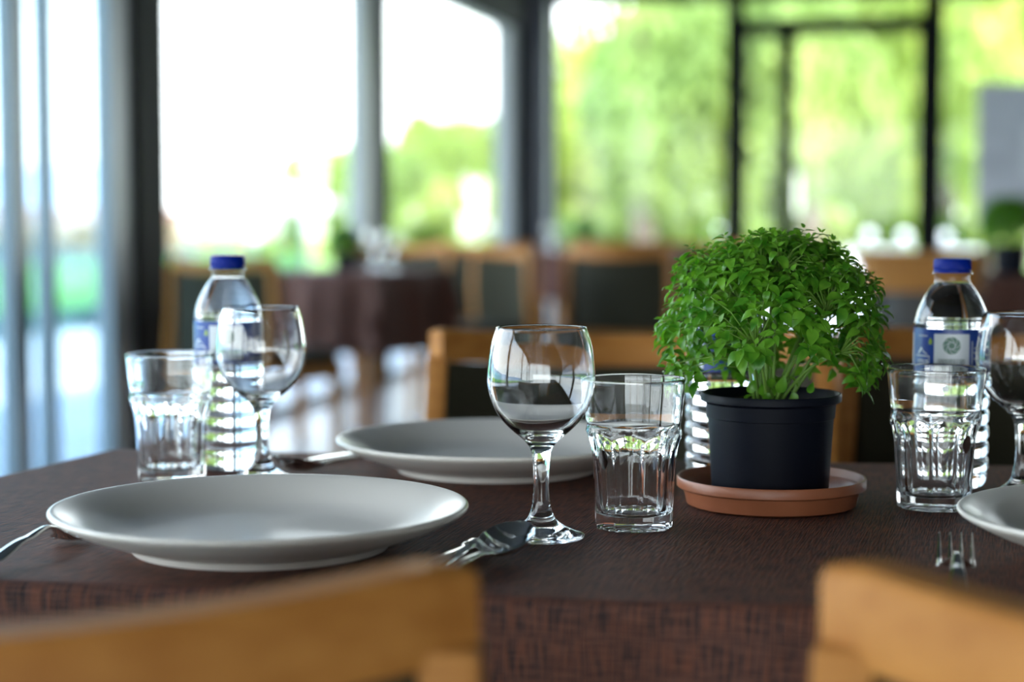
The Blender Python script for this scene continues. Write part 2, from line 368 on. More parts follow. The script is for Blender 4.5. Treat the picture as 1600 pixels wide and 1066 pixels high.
# far houses
def house(px, Y, w_, h_, zg, label, rz=0.0):
    hX = PY(px, Y); h = empty('house', (hX, Y, zg), rz); tag(h, label, 'house')
    bm = bmesh.new(); box(bm, -w_ / 2, w_ / 2, -3, 3, 0, h_); finish('wall', bm, M['housewall'], h)
    bm = bmesh.new(); hexa(bm, [(-w_ / 2 - .4, -3.4, h_), (w_ / 2 + .4, -3.4, h_), (w_ / 2 + .4, 3.4, h_), (-w_ / 2 - .4, 3.4, h_), (-w_ / 2 + 1.4, -.1, h_ + 1.4), (w_ / 2 - 1.4, -.1, h_ + 1.4), (w_ / 2 - 1.4, .1, h_ + 1.4), (-w_ / 2 + 1.4, .1, h_ + 1.4)]); finish('roof', bm, M['rooftile'], h)
    for k in range(3):
        x = -w_ / 2 + w_ * (k + .5) / 3; bm = bmesh.new(); box(bm, x - .5, x + .5, -3.08, -2.95, 1.0, 2.3); finish('window', bm, M['window_dark'], h)
house(-45, 70, 9, 3.4, -3.6, 'pale house with clay roof beyond the sliding glass, leftmost')
house(120, 78, 8, 3.4, -3.6, 'pale house beyond the sliding glass, right of its twin')
house(335, 66, 8, 3.3, -3.6, 'pale house with clay roof seen through the big left window')

def crown_mesh(name, seed, n, leafs, m):
    rnd = random.Random(seed); bm = bmesh.new()
    blobs = [(Vector((rnd.uniform(-.55, .55), rnd.uniform(-.55, .55), rnd.uniform(-.75, .75))), rnd.uniform(.28, .5)) for _ in range(16)]
    blobs.append((Vector((0, 0, 0)), .65))
    for _ in range(n):
        c, r = rnd.choice(blobs)
        d = Vector((rnd.gauss(0, 1), rnd.gauss(0, 1), rnd.gauss(0, 1))).normalized()
        p = c + d * r * rnd.uniform(.7, 1.05)
        nrm = (d + Vector((rnd.gauss(0, .5), rnd.gauss(0, .5), rnd.gauss(0, .5)))).normalized()
        a = nrm.orthogonal().normalized(); a.rotate(Matrix.Rotation(rnd.uniform(0, 6.28), 3, nrm)); b = nrm.cross(a)
        s = leafs * rnd.uniform(.6, 1.3)
        bm.faces.new([bm.verts.new(p + a * s), bm.verts.new(p + b * s * .45), bm.verts.new(p - a * s), bm.verts.new(p - b * s * .45)])
    for v in bm.verts: v.co *= .80
    me = bpy.data.meshes.new(name); bm.to_mesh(me); bm.free(); me.materials.append(m); return me
crowns = [crown_mesh('foliage', 1, 5200, .085, M['tree1']), crown_mesh('foliage', 2, 5200, .085, M['tree2']), crown_mesh('foliage', 3, 5200, .08, M['tree1'])]
def tree(px, Y, topy, rx, label, kind):
    X = PY(px, Y); zt = CAMZ + (330 - topy) * Y / F
    rz = (zt + .2) / 2
    t = empty('tree', (X, Y, -.1)); tag(t, label, 'tree', 'trees behind the glazing')
    o = bpy.data.objects.new('foliage', crowns[kind]); C.objects.link(o); o.parent = t; o.location = (0, 0, zt - rz * 1.0 + .1); o.scale = (rx, rx, rz * 1.02)
    o.rotation_euler = (0, 0, random.uniform(0, 6)); o['kind'] = 'stuff'
    bm = bmesh.new(); tube(bm, [(0, 0, 0), (.06, .02, zt * .3), (-.05, 0, zt * .7)], [.18, .14, .06], 8); finish('trunk', bm, M['bark'], t)
tl = [(512, 44, 215, 2.1, 0), (552, 35, 178, 1.2, 1), (628, 27, 182, 1.15, 1), (705, 30.5, 150, 1.35, 0), (775, 34, 165, 1.75, 2), (838, 38, 120, 1.7, 1),
      (908, 27, 100, 1.55, 0), (962, 31, -10, 1.7, 2), (1002, 23.5, -150, 1.45, 1), (1075, 35, -160, 1.8, 0), (1140, 27, -180, 1.6, 2), (1205, 31, -180, 1.7, 0),
      (1262, 23.5, -180, 1.4, 1), (1335, 35, -180, 1.8, 2), (1400, 27, -180, 1.6, 0), (1478, 32, -180, 1.7, 1), (1550, 24, -180, 1.4, 0), (452, 50, 255, 2.0, 2), (1600, 35, -180, 1.9, 2), (1665, 28, -180, 1.7, 1), (742, 24.6, 262, 1.0, 0)]
where = ['behind the slanting tree line in the big left window', 'right against the second window post', 'at the left of the narrow window', 'tallest in the narrow window', 'at the right of the narrow window',
         'behind the corner column', 'at the left of the far window with sky above', 'second from the left in the far window', 'at the middle of the far window', 'beyond the left door post', 'behind the narrow side light',
         'behind the left of the glass door', 'behind the middle of the glass door', 'behind the right of the glass door', 'just right of the door', 'behind the grey board', 'in front of the others at the right edge', 'lowest and farthest in the big left window', 'far back behind the grey board', 'partly beyond the right edge of the view', 'low and nearest in the narrow window']
for (px, Y, ty, rx, kd), wh in zip(tl, where):
    tree(px, Y, ty, rx, ('lime green' if kd != 1 else 'mid green') + ' tree ' + wh, kd)
# low shrubs under the trees
for k, (px, wh) in enumerate(((560, 'second window post'), (650, 'narrow window, left half'), (740, 'narrow window, right half'), (890, 'far window, next to the column'), (970, 'far window, middle'), (1060, 'far window, right part'), (1185, 'side light of the door'), (1290, 'glass door, left part'), (1390, 'glass door, right part'), (1510, 'window right of the door'))):
    Y = 24.5 + (k % 3) * .8; s = empty('shrub', (PY(px, Y), Y, -.06))
    tag(s, 'rounded green shrub outside, seen through the ' + wh, 'shrub', 'shrubs in a row below the trees')
    o = bpy.data.objects.new('foliage', crowns[(k + 1) % 3]); C.objects.link(o); o.parent = s; o.location = (0, 0, .62); o.scale = (.75, .6, .62); o['kind'] = 'stuff'; o.rotation_euler = (0, 0, k)
    bm = bmesh.new(); tube(bm, [(0, 0, 0), (0, 0, .6)], .03, 5); finish('stem', bm, M['bark'], s)

# ------------------------------------------------------------------ dining table and its cloth
def V2(p): return Vector((p.x, p.y))
def isect(p1, p2, p3, p4):
    d1 = p2 - p1; d2 = p4 - p3; t = ((p3 - p1).x * d2.y - (p3 - p1).y * d2.x) / (d1.x * d2.y - d1.y * d2.x)
    return p1 + d1 * t
fa, fb = V2(P(0, 905, TZ)), V2(P(1270, 949, TZ))
ba, bb = V2(P(180, 702, TZ)), V2(P(1340, 724, TZ))
la, lb = V2(P(0, 745, TZ)), V2(P(180, 702, TZ))
FLc = isect(fa, fb, la, lb); BLc = isect(ba, bb, la, lb)
uf = (fb - fa).normalized(); ub = (bb - ba).normalized()
WID = 2.05
FRc = FLc + uf * WID; BRc = BLc + ub * (WID - .06)
def cloth(name, FL, FR, BL, BR, z, drop, m, parent=None, nx=150, ny=70, seed=0, wav=.012):
    r = .009; ql = PI * r / 2
    W = ((FR - FL).length + (BR - BL).length) / 2; D = ((BL - FL).length + (BR - FR).length) / 2
    def coords(L, n):
        ext = [0, .25, .5, .75, 1.0]; o = [-(ql + (drop) * k / 10) for k in range(10, 0, -1)] + [-(ql * (1 - k)) for k in ext][:-1]
        o += [L * k / n for k in range(n + 1)]
        return o + [2 * [0][0] + L - c for c in reversed([c for c in o if c < 0])]
    def fold(c, L):
        if c < 0: e = -c; sgn = -1
        elif c > L: e = c - L; sgn = 1
        else: return c, 0, 0, 0
        if e < ql: t = e / r; return (0 if sgn < 0 else L), sgn * r * math.sin(t), r * (1 - math.cos(t)), 0
        return (0 if sgn < 0 else L), sgn * r, r + e - ql, sgn
    cx, cyv = coords(W, nx), coords(D, ny)
    bm = bmesh.new(); uvl = bm.loops.layers.uv.new('UVMap'); g = []
    for c2 in cyv:
        row = []
        for c1 in cx:
            x, ox, dx, sx = fold(c1, W); y, oy, dy, sy = fold(c2, D)
            s, t = x / W, y / D
            p = (FL * (1 - s) + FR * s) * (1 - t) + (BL * (1 - s) + BR * s) * t
            eu = (FR - FL).normalized(); ev = (BL - FL).normalized()
            dn = max(dx, dy)
            wv = wav * min(dn / .12, 1)
            wx_ = (math.sin(c2 * 17 + seed) + .5 * math.sin(c2 * 41 + 1)) * wv * sx if sx else 0
            wy_ = (math.sin(c1 * 15 + seed * 2 + .7) + .5 * math.sin(c1 * 37 + 2)) * wv * sy if sy else 0
            p = p + eu * (ox + sx * dn * .06 + wx_) + ev * (oy + sy * dn * .06 + wy_)
            zz = z - dn + (.0006 * abs(noise.noise(Vector((c1 * 9, c2 * 7, seed)))) if dn == 0 else 0)
            if -.03 < c2 < .03 and dn < .03: zz += .0045 * max(0, noise.noise(Vector((c1 * 5.5, 3, seed))))
            row.append((bm.verts.new((p.x, p.y, zz)), c1, c2))
        g.append(row)
    for A, B in zip(g, g[1:]):
        for i in range(len(A) - 1):
            q = (A[i], A[i + 1], B[i + 1], B[i]); f = bm.faces.new([v[0] for v in q])
            for lo, v in zip(f.loops, q): lo[uvl].uv = (v[1], v[2])
    me = bpy.data.meshes.new(name); bm.to_mesh(me); bm.free(); me.materials.append(m)
    for p in me.polygons: p.use_smooth = True
    o = bpy.data.objects.new(name, me); C.objects.link(o)
    so_ = o.modifiers.new('thickness', 'SOLIDIFY'); so_.thickness = .0012; so_.offset = -1
    return o
tc_ = cloth('tablecloth', FLc, FRc, BLc, BRc, TZ, .24, M['cloth'])
tag(tc_, 'brown and rust woven cloth on the set table in front', 'tablecloth')
def make_table(name, FL, FR, BL, BR, z, label, topm='wood'):
    cen = (FL + FR + BL + BR) / 4; t = empty(name, (cen.x, cen.y, 0)); tag(t, label, 'table')
    def ins(p, d): return p + (cen - p).normalized() * d - cen
    bm = bmesh.new(); pts = [ins(p, .002) for p in (FL, FR, BR, BL)]
    hexa(bm, [(p.x, p.y, z - .03) for p in pts] + [(p.x, p.y, z) for p in pts]); bevel(bm, .004, 2); finish('tabletop', bm, M[topm], t)
    bm = bmesh.new(); pts = [ins(p, .10) for p in (FL, FR, BR, BL)]
    hexa(bm, [(p.x, p.y, z - .10) for p in pts] + [(p.x, p.y, z - .03) for p in pts]); finish('apron', bm, M['wood'], t)
    for p in (FL, FR, BR, BL):
        q = ins(p, .09); bm = bmesh.new(); hexa(bm, [(q.x + a * .022, q.y + b * .022, 0) for a, b in ((-1, -1), (1, -1), (1, 1), (-1, 1))] + [(q.x + a * .03, q.y + b * .03, z - .03) for a, b in ((-1, -1), (1, -1), (1, 1), (-1, 1))])
        finish('leg', bm, M['wood'], t)
    return t
make_table('dining_table', FLc, FRc, BLc, BRc, TZ - .0016, 'wooden dining table in front, under the brown woven cloth')

# ------------------------------------------------------------------ plates
def plate_mesh(bm):
    prof = [(0, .0045), (.090, .0045), (.094, 0), (.099, 0), (.101, .005), (.112, .0085), (.135, .0165), (.152, .0245), (.159, .0285), (.1612, .0310), (.1605, .0330), (.1580, .0336), (.150, .0312), (.137, .0255), (.118, .0155), (.104, .0110), (.096, .0095), (.085, .0090), (.03, .0086), (0, .0086)]
    mid = smoothprof(prof[4:-2], 3)
    lathe(bm, prof[:4] + mid + prof[-2:], 128, closed=False)
bm = bmesh.new(); plate_mesh(bm); plate = finish('dinner_plate', bm, M['plate'], auto=50)
pA = P(404, 848, TZ); plate.location = (PY(404, 1.403), 1.403, TZ + .0006)
tag(plate, 'large warm grey plate at the front left of the table', 'plate', 'plates on the front table')
def dplate(loc, label, group='plates on the front table'):
    o = plate.copy(); C.objects.link(o); o.location = loc; o['label'] = label; o['group'] = group; return o
dplate((PY(776, 1.826), 1.826, TZ + .0006), 'grey plate at the back of the table behind the wine glass')
dplate((PY(1848, 1.362), 1.362, TZ + .0006), 'grey plate cut off by the right edge beside a fork')

# ------------------------------------------------------------------ wine glass
def wine(bm):
    o = [(0, .0016), (.018, .0010), (.030, 0), (.0338, .0002), (.0348, .0016), (.0335, .0030), (.027, .0050), (.019, .0088), (.0128, .0135), (.0096, .0185), (.0078, .0247), (.0067, .0327), (.0061, .0447), (.0068, .0607), (.0088, .0707), (.0120, .0757), (.0172, .0807), (.0243, .0867), (.0319, .0947), (.0379, .1047), (.0422, .1187), (.0430, .1306), (.0403, .1526), (.0362, .1668), (.0358, .1678)]
    i = [(.0350, .1678), (.0347, .1668), (.0390, .1526), (.0418, .1306), (.0410, .1187), (.0367, .1050), (.0303, .0955), (.0222, .0880), (.0125, .0830), (0, .0812)]
    lathe(bm, smoothprof(o, 4) + smoothprof(i, 4), 96, closed=False)
bm = bmesh.new(); wine(bm); wg = finish('wine_glass', bm, M['glass'], smooth=True)
wg.location = (PY(846, 1.442), 1.442, TZ + .0008); tag(wg, 'empty wine glass at the centre beside the spoon and tumbler', 'wine glass', 'wine glasses')
def dwine(x, y, label):
    o = wg.copy(); C.objects.link(o); o.location = (x, y, TZ + .0008); o['label'] = label; return o
dwine(PY(407, 1.745), 1.745, 'empty wine glass at the left in front of the water bottle')
dwine(PY(1603, 1.644), 1.644, 'wine glass cut off by the right edge of the view')

# ------------------------------------------------------------------ tumbler
NF = 9
def tum_r(r, z, th):
    """outer wall: round drinking band above, flat flutes with arched tops below"""
    ang = ((th / (2 * PI / NF)) % 1.0 - .5) * 2 * PI / NF
    ap = .0302 + .052 * z + max(0, z - .056) ** 2 * 9.0
    return min(r, ap / math.cos(ang))
def tumbler(bm):
    o = [(.0255, .0018), (.0280, .0006, 1)]
    for k in range(46):
        z = .0008 + k / 45 * .0872
        rc = .0337 + .055 * z + (.0016 if z < .079 else .0016 * max(0, 1 - (z - .079) / .006))
        if z < .003: rc -= (.003 - z) * .8
        o.append((rc, z, 1))
    o += [(.0392, .0900), (.0402, .100), (.0412, .110), (.0420, .119), (.0424, .1222), (.0421, .1236)]
    i = [(.0412, .1236), (.0408, .122), (.0398, .110), (.0389, .100), (.0378, .090), (.0366, .080), (.0345, .065), (.0322, .045), (.0302, .025), (.0290, .017), (.0270, .0135), (.022, .0120), (0, .0118)]
    lathe(bm, [(0, .0045), (.018, .0038)] + o + smoothprof(i, 3), NF * 16, rf=tum_r, closed=False)
bm = bmesh.new(); tumbler(bm); tb = finish('tumbler', bm, M['glass'], auto=24)
tb.location = (PY(991, 1.487), 1.487, TZ + .0008); tag(tb, 'fluted glass tumbler at the centre next to the potted basil', 'tumbler', 'tumblers')
def dtum(x, y, rz, label):
    o = tb.copy(); C.objects.link(o); o.location = (x, y, TZ + .0008); o.rotation_euler = (0, 0, rz); o['label'] = label
dtum(PY(264, 1.75), 1.75, .3, 'fluted glass tumbler at the far left of the table')
dtum(PY(1466, 1.587), 1.587, .15, 'fluted glass tumbler in front of the right water bottle')

# ------------------------------------------------------------------ water bottle
def bprof():
    p = [(0, .006), (.012, .004), (.022, .0005), (.029, .0010), (.0335, .006), (.0352, .013)]
    z = .016
    for k in range(6):
        p += [(.0342, z), (.0358, z + .0035), (.0362, z + .0070), (.0358, z + .0105), (.0342, z + .0140)]
        z += .0150
    p += [(.0343, .1075), (.0338, .110), (.0338, .150), (.0342, .153), (.0338, .157), (.0325, .163), (.0300, .1705), (.0255, .180), (.0205, .188), (.0165, .1925)]
    return p
bp_ = bprof()
bottle = empty('water_bottle', (0, 0, 0)); tag(bottle, '', 'bottle', 'water bottles')
bm = bmesh.new(); lathe(bm, smoothprof(bp_, 2) + [(.0160, .1955), (.0156, .2000), (.0186, .2008), (.0186, .2022), (.0150, .2030), (.0146, .2125)], 72, closed=False); finish('shell', bm, M['pet'], bottle, smooth=True)
wp = [(max(r - .0005, 0), z) for r, z in smoothprof(bp_, 2)]; wp[0] = (0, .0068); wp = wp[:-1] + [(.0155, .1930), (0, .1930)]
bm = bmesh.new(); lathe(bm, wp, 72, closed=False); finish('water', bm, M['water'], bottle, smooth=True)
bm = bmesh.new()
lathe(bm, [(0, .2155), (.0150, .2155), (.0165, .2148), (.0170, .2130), (.0172, .2056), (.0168, .2050), (.0168, .2044), (.0174, .2042), (.0175, .2024), (.0162, .2022), (0, .2024)], 120, rf=lambda r, z, th: r + (.00022 * math.cos(th * 60) if .0165 < r < .01725 and z > .205 else 0), closed=False)
finish('cap', bm, M['cap'], bottle, auto=35)
lab = bmesh.new(); lathe(lab, [(.0342, .1090), (.0345, .1091), (.0345, .1509), (.0342, .1510)], 96, closed=True)
label_o = finish('label', lab, M['label'], bottle, auto=40)
RB = .03465
def wrap(bm, lift=0):
    bmesh.ops.triangulate(bm, faces=bm.faces[:])
    for _ in range(6):
        ed = [e for e in bm.edges if abs(e.verts[0].co.x - e.verts[1].co.x) > .0014]
        if not ed: break
        bmesh.ops.subdivide_edges(bm, edges=ed, cuts=1); bmesh.ops.triangulate(bm, faces=[f for f in bm.faces if len(f.verts) > 3])
    for v in bm.verts:
        a = v.co.x / RB; r = RB + .00005 + lift
        v.co = Vector((r * math.sin(a), -r * math.cos(a), v.co.y))
def flat(shapes, name, m, lift=0):
    bm = bmesh.new()
    for s in shapes:
        if s[0] == 'rect':
            _, x0, x1, y0, y1 = s; n = max(1, int((x1 - x0) / .0015))
            for k in range(n):
                xa = x0 + (x1 - x0) * k / n; xb = x0 + (x1 - x0) * (k + 1) / n
                bm.faces.new([bm.verts.new(q) for q in ((xa, y0, 0), (xb, y0, 0), (xb, y1, 0), (xa, y1, 0))])
        elif s[0] == 'disc':
            _, x, y, r0, r1, a0, a1 = s; n = 24
            for k in range(n):
                t0 = a0 + (a1 - a0) * k / n; t1 = a0 + (a1 - a0) * (k + 1) / n
                q = [(x + r1 * math.cos(t0), y + r1 * math.sin(t0), 0), (x + r1 * math.cos(t1), y + r1 * math.sin(t1), 0)]
                if r0 > 0: q += [(x + r0 * math.cos(t1), y + r0 * math.sin(t1), 0), (x + r0 * math.cos(t0), y + r0 * math.sin(t0), 0)]
                else: q += [(x, y, 0)]
                bm.faces.new([bm.verts.new(p) for p in q])
        elif s[0] == 'poly':
            bm.faces.new([bm.verts.new((p[0], p[1], 0)) for p in s[1]])
    wrap(bm, lift); o = finish(name, bm, m, label_o); return o
def text(txt, x, y, size, name, m, lift=.00006):
    cu = bpy.data.curves.new('t', 'FONT'); cu.body = txt; cu.size = size; cu.align_x = 'CENTER'; cu.align_y = 'CENTER'
    to = bpy.data.objects.new('t', cu); C.objects.link(to); dg = bpy.context.evaluated_depsgraph_get()
    me = bpy.data.meshes.new_from_object(to.evaluated_get(dg)); bm = bmesh.new(); bm.from_mesh(me)
    for v in bm.verts: v.co.x += x; v.co.y += y
    wrap(bm, lift); bpy.data.objects.remove(to); bpy.data.curves.remove(cu); bpy.data.meshes.remove(me)
    return finish(name, bm, m, label_o)
# white panel, round emblem, bar code
flat([('rect', -.0165, .0165, .1120, .1465)], 'white_panel', M['print_grey'])
flat([('disc', .0, .1358, 0, .0080, 0, 2 * PI)], 'emblem', M['print_green'], .00004)
sw = []
for k in range(8):
    a = k * PI / 4
    pts1 = [(.0030 + .0048 * t, a + .95 * t) for t in (0, .25, .5, .75, 1)]
    L1 = [(r * math.cos(b_), .1358 + r * math.sin(b_)) for r, b_ in pts1]; L2 = [(r * math.cos(b_ + .11), .1358 + r * math.sin(b_ + .11)) for r, b_ in reversed(pts1)]
    for j in range(4): sw.append(('poly', [L1[j], L1[j + 1], L2[3 - j], L2[4 - j]]))
sw.append(('disc', 0, .1358, .0030, .0035, 0, 2 * PI))
flat(sw, 'emblem_swirl', M['print_grey'], .00008)
rb = random.Random(4); x = -.0125; bars = []
while x < .0125:
    wd = rb.choice((.0003, .0005, .0008)); bars.append(('rect', x, x + wd, .1128, .1235)); x += wd + rb.choice((.0003, .0005, .0007))
flat(bars, 'barcode', M['print_dark'], .00005)
# left of the panel: small print, lime glyph, white mountain line, framed letters
flat([('rect', -.0345 + k * .0016, -.0345 + k * .0016 + .0011, .1435, .1447) for k in range(7)], 'small_print', M['print_grey'], .00003)
flat([('rect', -.0222, -.0186, .1365, .1405), ('poly', [(-.0218, .1405), (-.0190, .1405), (-.0204, .1430)])], 'lime_mark', M['print_lime'], .00003)
flat([('poly', [(-.036, .1280), (-.0315, .1335), (-.0305, .1320), (-.0350, .1268)]), ('poly', [(-.0315, .1335), (-.0285, .1300), (-.0280, .1285), (-.0312, .1318)]), ('poly', [(-.0285, .1300), (-.0240, .1275), (-.0240, .1268), (-.0285, .1290)])], 'mountain_line', M['print_white'], .00003)
flat([('rect', -.0400, -.0215, .1250, .1258), ('rect', -.0400, -.0215, .1140, .1148), ('rect', -.0222, -.0215, .1148, .1250)], 'name_frame', M['print_white'], .00003)
text('ma', -.0292, .1200, .0120, 'letters', M['print_white'])
# right of the panel
text('C', .0365, .1300, .0135, 'letters', M['print_white'])
flat([('rect', .0190, .0200, .1180, .1400), ('rect', .0215, .0240, .1285, .1300), ('rect', .0215, .0260, .1230, .1242), ('rect', .0215, .0250, .1330, .1340)], 'side_print', M['print_grey'], .00003)
# back of the label
flat([('rect', -.056, -.046, .1130, .1460), ('rect', .052, .070, .1130, .1460)], 'back_print', M['print_grey'], .00003)
bottle.location = (PY(1488, 1.71), 1.71, TZ + .0008); bottle.rotation_euler = (0, 0, -.22)
bottle['label'] = 'full water bottle with blue cap at the right behind a tumbler'
dup(bottle, (PY(356, 1.835), 1.835, TZ + .0008), .06, 'full water bottle with blue cap at the left behind a wine glass')
dup(bottle, (PY(1131, 1.735), 1.735, TZ + .0008), -1.15, 'water bottle half hidden behind the basil foliage')

# ------------------------------------------------------------------ potted basil
PX, PYY = PY(1208, 1.603), 1.603
sau = bmesh.new()
lathe(sau, [(0, .001), (.070, .0), (.0745, .002), (.0778, .0155), (.0815, .0158), (.0832, .0172), (.0834, .0245), (.0826, .0258), (.0812, .0256), (.0795, .0185), (.0768, .0165), (.0725, .0045), (.070, .0035), (0, .0035)], 96, closed=False)
so2 = finish('pot_saucer', sau, M['terra'], auto=35); so2.location = (PX, PYY, TZ + .0008)
tag(so2, 'round terracotta coloured plastic saucer under the black pot', 'saucer')
plant = empty('potted_basil', (PX - .001, PYY, TZ + .0047)); tag(plant, 'bushy green basil in a black pot on the front table', 'potted plant')
bm = bmesh.new()
lathe(bm, [(0, .0), (.046, 0), (.0500, .002), (.0512, .010), (.0552, .0745), (.0562, .0750), (.0570, .0870), (.0578, .0880), (.0600, .0885), (.0618, .0895), (.0620, .0945), (.0612, .0962), (.0598, .0962), (.0588, .0945), (.0562, .0900), (.0545, .0750), (.049, .006), (0, .004)], 96, closed=False)
finish('pot', bm, M['pot'], plant, auto=30)
bm = bmesh.new(); rg = []
n1 = 40
for j in range(10):
    r = .0558 * j / 9
    if j == 0: rg.append([bm.verts.new((0, 0, .088))]); continue
    rg.append([bm.verts.new((r * math.cos(2 * PI * k / n1), r * math.sin(2 * PI * k / n1), .086 + .004 * noise.noise(Vector((r * 90 * math.cos(2 * PI * k / n1), r * 90 * math.sin(2 * PI * k / n1), 0))))) for k in range(n1)])
for A, B in zip(rg, rg[1:]):
    for k in range(n1):
        if len(A) == 1: bm.faces.new((A[0], B[k], B[(k + 1) % n1]))
        else: bm.faces.new((A[k], B[k], B[(k + 1) % n1], A[(k + 1) % n1]))
finish('soil', bm, M['soil'], plant, smooth=True)
# leaves: unit meshes (length 1 along +Y, normal +Z)
def leaf_bm(bm, Mx, bend, cup, wid):
    n = 6; rows = []
    for j in range(n + 1):
        t = j / n; wd = wid * 1.12 * math.sin(PI * (t * .96 + .04) ** .78) ** .95 * (1 - .30 * t)
        if j == n: wd = .0
        y = math.sin(t * bend) / bend if bend > .01 else t; z = -(1 - math.cos(t * bend)) / bend if bend > .01 else 0
        mid = Vector((0, y, z - cup * wd * .35))
        rows.append([bm.verts.new(Mx @ Vector((-wd, y, z + cup * wd * .6))), bm.verts.new(Mx @ mid), bm.verts.new(Mx @ Vector((wd, y, z + cup * wd * .6)))] if j < n else [bm.verts.new(Mx @ mid)])
    for A, B in zip(rows, rows[1:]):
        if len(B) == 3:
            for k in range(2): bm.faces.new((A[k], A[k + 1], B[k + 1], B[k]))
        else:
            for k in range(2): bm.faces.new((A[k], A[k + 1], B[0]))
LV = [(.7, .45, .26), (1.3, .5, .29), (.25, .4, .30), (1.8, .4, .25), (1.0, .6, .23), (.5, .25, .31)]
lmesh = []
for (b_, c_, w_) in LV:
    bm = bmesh.new(); leaf_bm(bm, Matrix.Identity(4), b_, c_, w_)
    me = bpy.data.meshes.new('leaf'); bm.to_mesh(me); bm.free(); me.materials.append(M['leaf'])
    for p in me.polygons: p.use_smooth = True
    lmesh.append(me)
rnd = random.Random(11)
leaves = []      # (matrix, variant, world-ish position)
def add_leaf(p, d, up, s):
    d = d.normalized(); nrm = (up - d * up.dot(d))
    if nrm.length < 1e-4: nrm = d.orthogonal()
    nrm.normalize(); x_ = d.cross(nrm)
    m = Matrix((x_, d, nrm)).transposed().to_4x4()
    leaves.append((Matrix.Translation(p) @ m @ Matrix.Scale(s, 4), rnd.randrange(len(LV))))
bs = bmesh.new(); stems = bmesh.new()
base0 = Vector((0, 0, .087))
def dome(u, v):
    """u azimuth, v -0.35..1 elevation fraction"""
    el = v * PI / 2
    rx = .098; rz = .080 if v > 0 else .062
    lump = 1 + .07 * noise.noise(Vector((math.cos(u) * 2, math.sin(u) * 2, v * 2.5)))
    ce = abs(math.cos(el)) ** .72; se = math.copysign(abs(math.sin(el)) ** .88, el)
    return Vector((rx * ce * math.cos(u) * lump, rx * .92 * ce * math.sin(u) * lump, .150 + rz * se * lump))
tips = []
mains = []
for k in range(20):
    u = k * 2.399 + rnd.uniform(-.2, .2); v = [.05, .45, .8, .25, .6][k % 5] + rnd.uniform(-.08, .08)
    e_ = dome(u, v) * 1.0; e_ = Vector((e_.x * .72, e_.y * .72, base0.z + (e_.z - base0.z) * .8))
    b0 = base0 + Vector((math.cos(u) * rnd.uniform(.002, .016), math.sin(u) * rnd.uniform(.002, .016), -.002))
    c1 = b0.lerp(e_, .5) + Vector((0, 0, .012)) - Vector((e_.x, e_.y, 0)) * .12
    pts = [b0 * (1 - t) ** 2 + c1 * 2 * t * (1 - t) + e_ * t * t for t in [j / 8 for j in range(9)]]
    mains.append(pts); tube(stems, pts, [.0017 - .0008 * j / 8 for j in range(9)], 6)
NT = 460
for k in range(NT):
    v = -.42 + 1.42 * ((k + .5) / NT) ** .85; u = k * 2.39996 + rnd.uniform(-.15, .15)
    p = dome(u, v) * 1.0
    inner = rnd.random() < .36
    if inner: p = Vector((p.x * .72, p.y * .72, .11 + (p.z - .11) * .78))
    else: p = Vector((p.x, p.y, p.z)) * rnd.uniform(.95, 1.03) + Vector((0, 0, rnd.uniform(-.004, .005)))
    if p.z < .096: p.z = .096 + rnd.uniform(0, .01)
    if p.z < .132 and math.hypot(p.x, p.y) < .070 and rnd.random() < .97: continue
    if p.z < .138 and p.y < -.02 and abs(p.x) < .068 and rnd.random() < .95: continue
    tips.append(p)
    # twig to the nearest main stem
    best = min((q for m_ in mains for q in m_[3:]), key=lambda q: (q - p).length + max(0, q.z - p.z) * .5)
    mid = best.lerp(p, .55) + Vector((0, 0, .006))
    if (best - p).length > .006: tube(stems, [best, mid, p], [.0008, .0007, .0005], 4)
    outw = Vector((p.x, p.y, (p.z - .13) * .9)).normalized()
    ax = (outw * .6 + Vector((0, 0, .9))).normalized()
    a0 = rnd.uniform(0, 6.28); q1 = ax.orthogonal().normalized(); q2 = ax.cross(q1)
    for tier, (cnt, sz, off, drp) in enumerate(((2, .0165, -.007, -.55), (2, .0150, -.003, -.40), (2, .0120, 0, -.05), (2, .0075, .002, .7))):
        for j in range(cnt):
            a = a0 + tier * PI / 2 + j * PI + rnd.uniform(-.3, .3)
            side = q1 * math.cos(a) + q2 * math.sin(a)
            d = side + ax * (.15 + drp * .3) + Vector((0, 0, drp * .8)) + outw * .25 + Vector((rnd.gauss(0, .15), rnd.gauss(0, .15), rnd.gauss(0, .15)))
            add_leaf(p + ax * off + side * .001, d, ax + outw * .4, sz * rnd.uniform(.75, 1.2))
# a taller sprig at the top and small leaves at the stem bases
for (x_, z_, n_) in ((.010, .231, 1), (.066, .209, 1), (-.030, .224, 1)):
    p = Vector((x_, -.01, z_)); tube(stems, [Vector((x_ * .7, -.005, z_ - .05)), p], [.0009, .0006], 5)
    for tier in range(4):
        for j in range(2):
            a = tier * PI / 2 + j * PI + .5; side = Vector((math.cos(a), math.sin(a), 0)); add_leaf(p + Vector((0, 0, -.008 + tier * .0035)), side + Vector((0, 0, -.4 + .35 * tier)), Vector((0, 0, 1)) + side * .5, (.019, .016, .012, .008)[tier])
for k in range(16):
    a = k * 2.4; r = rnd.uniform(.004, .022); h = rnd.uniform(.090, .118)
    side = Vector((math.cos(a), math.sin(a), 0)); add_leaf(Vector((0, 0, h)) + side * r, side * .6 + Vector((0, 0, rnd.uniform(-.7, .9))), Vector((0, 0, 1)) + side * .8, rnd.uniform(.008, .015))
for k in range(5):
    x_ = (-.022, -.006, .004, .016, .030)[k]; add_leaf(Vector((x_, -.022, .098)), Vector((rnd.uniform(-.5, .5), -.3, -1 if k % 2 else .6)), Vector((0, -1, .2)), (.014, .013, .017, .012, .011)[k])
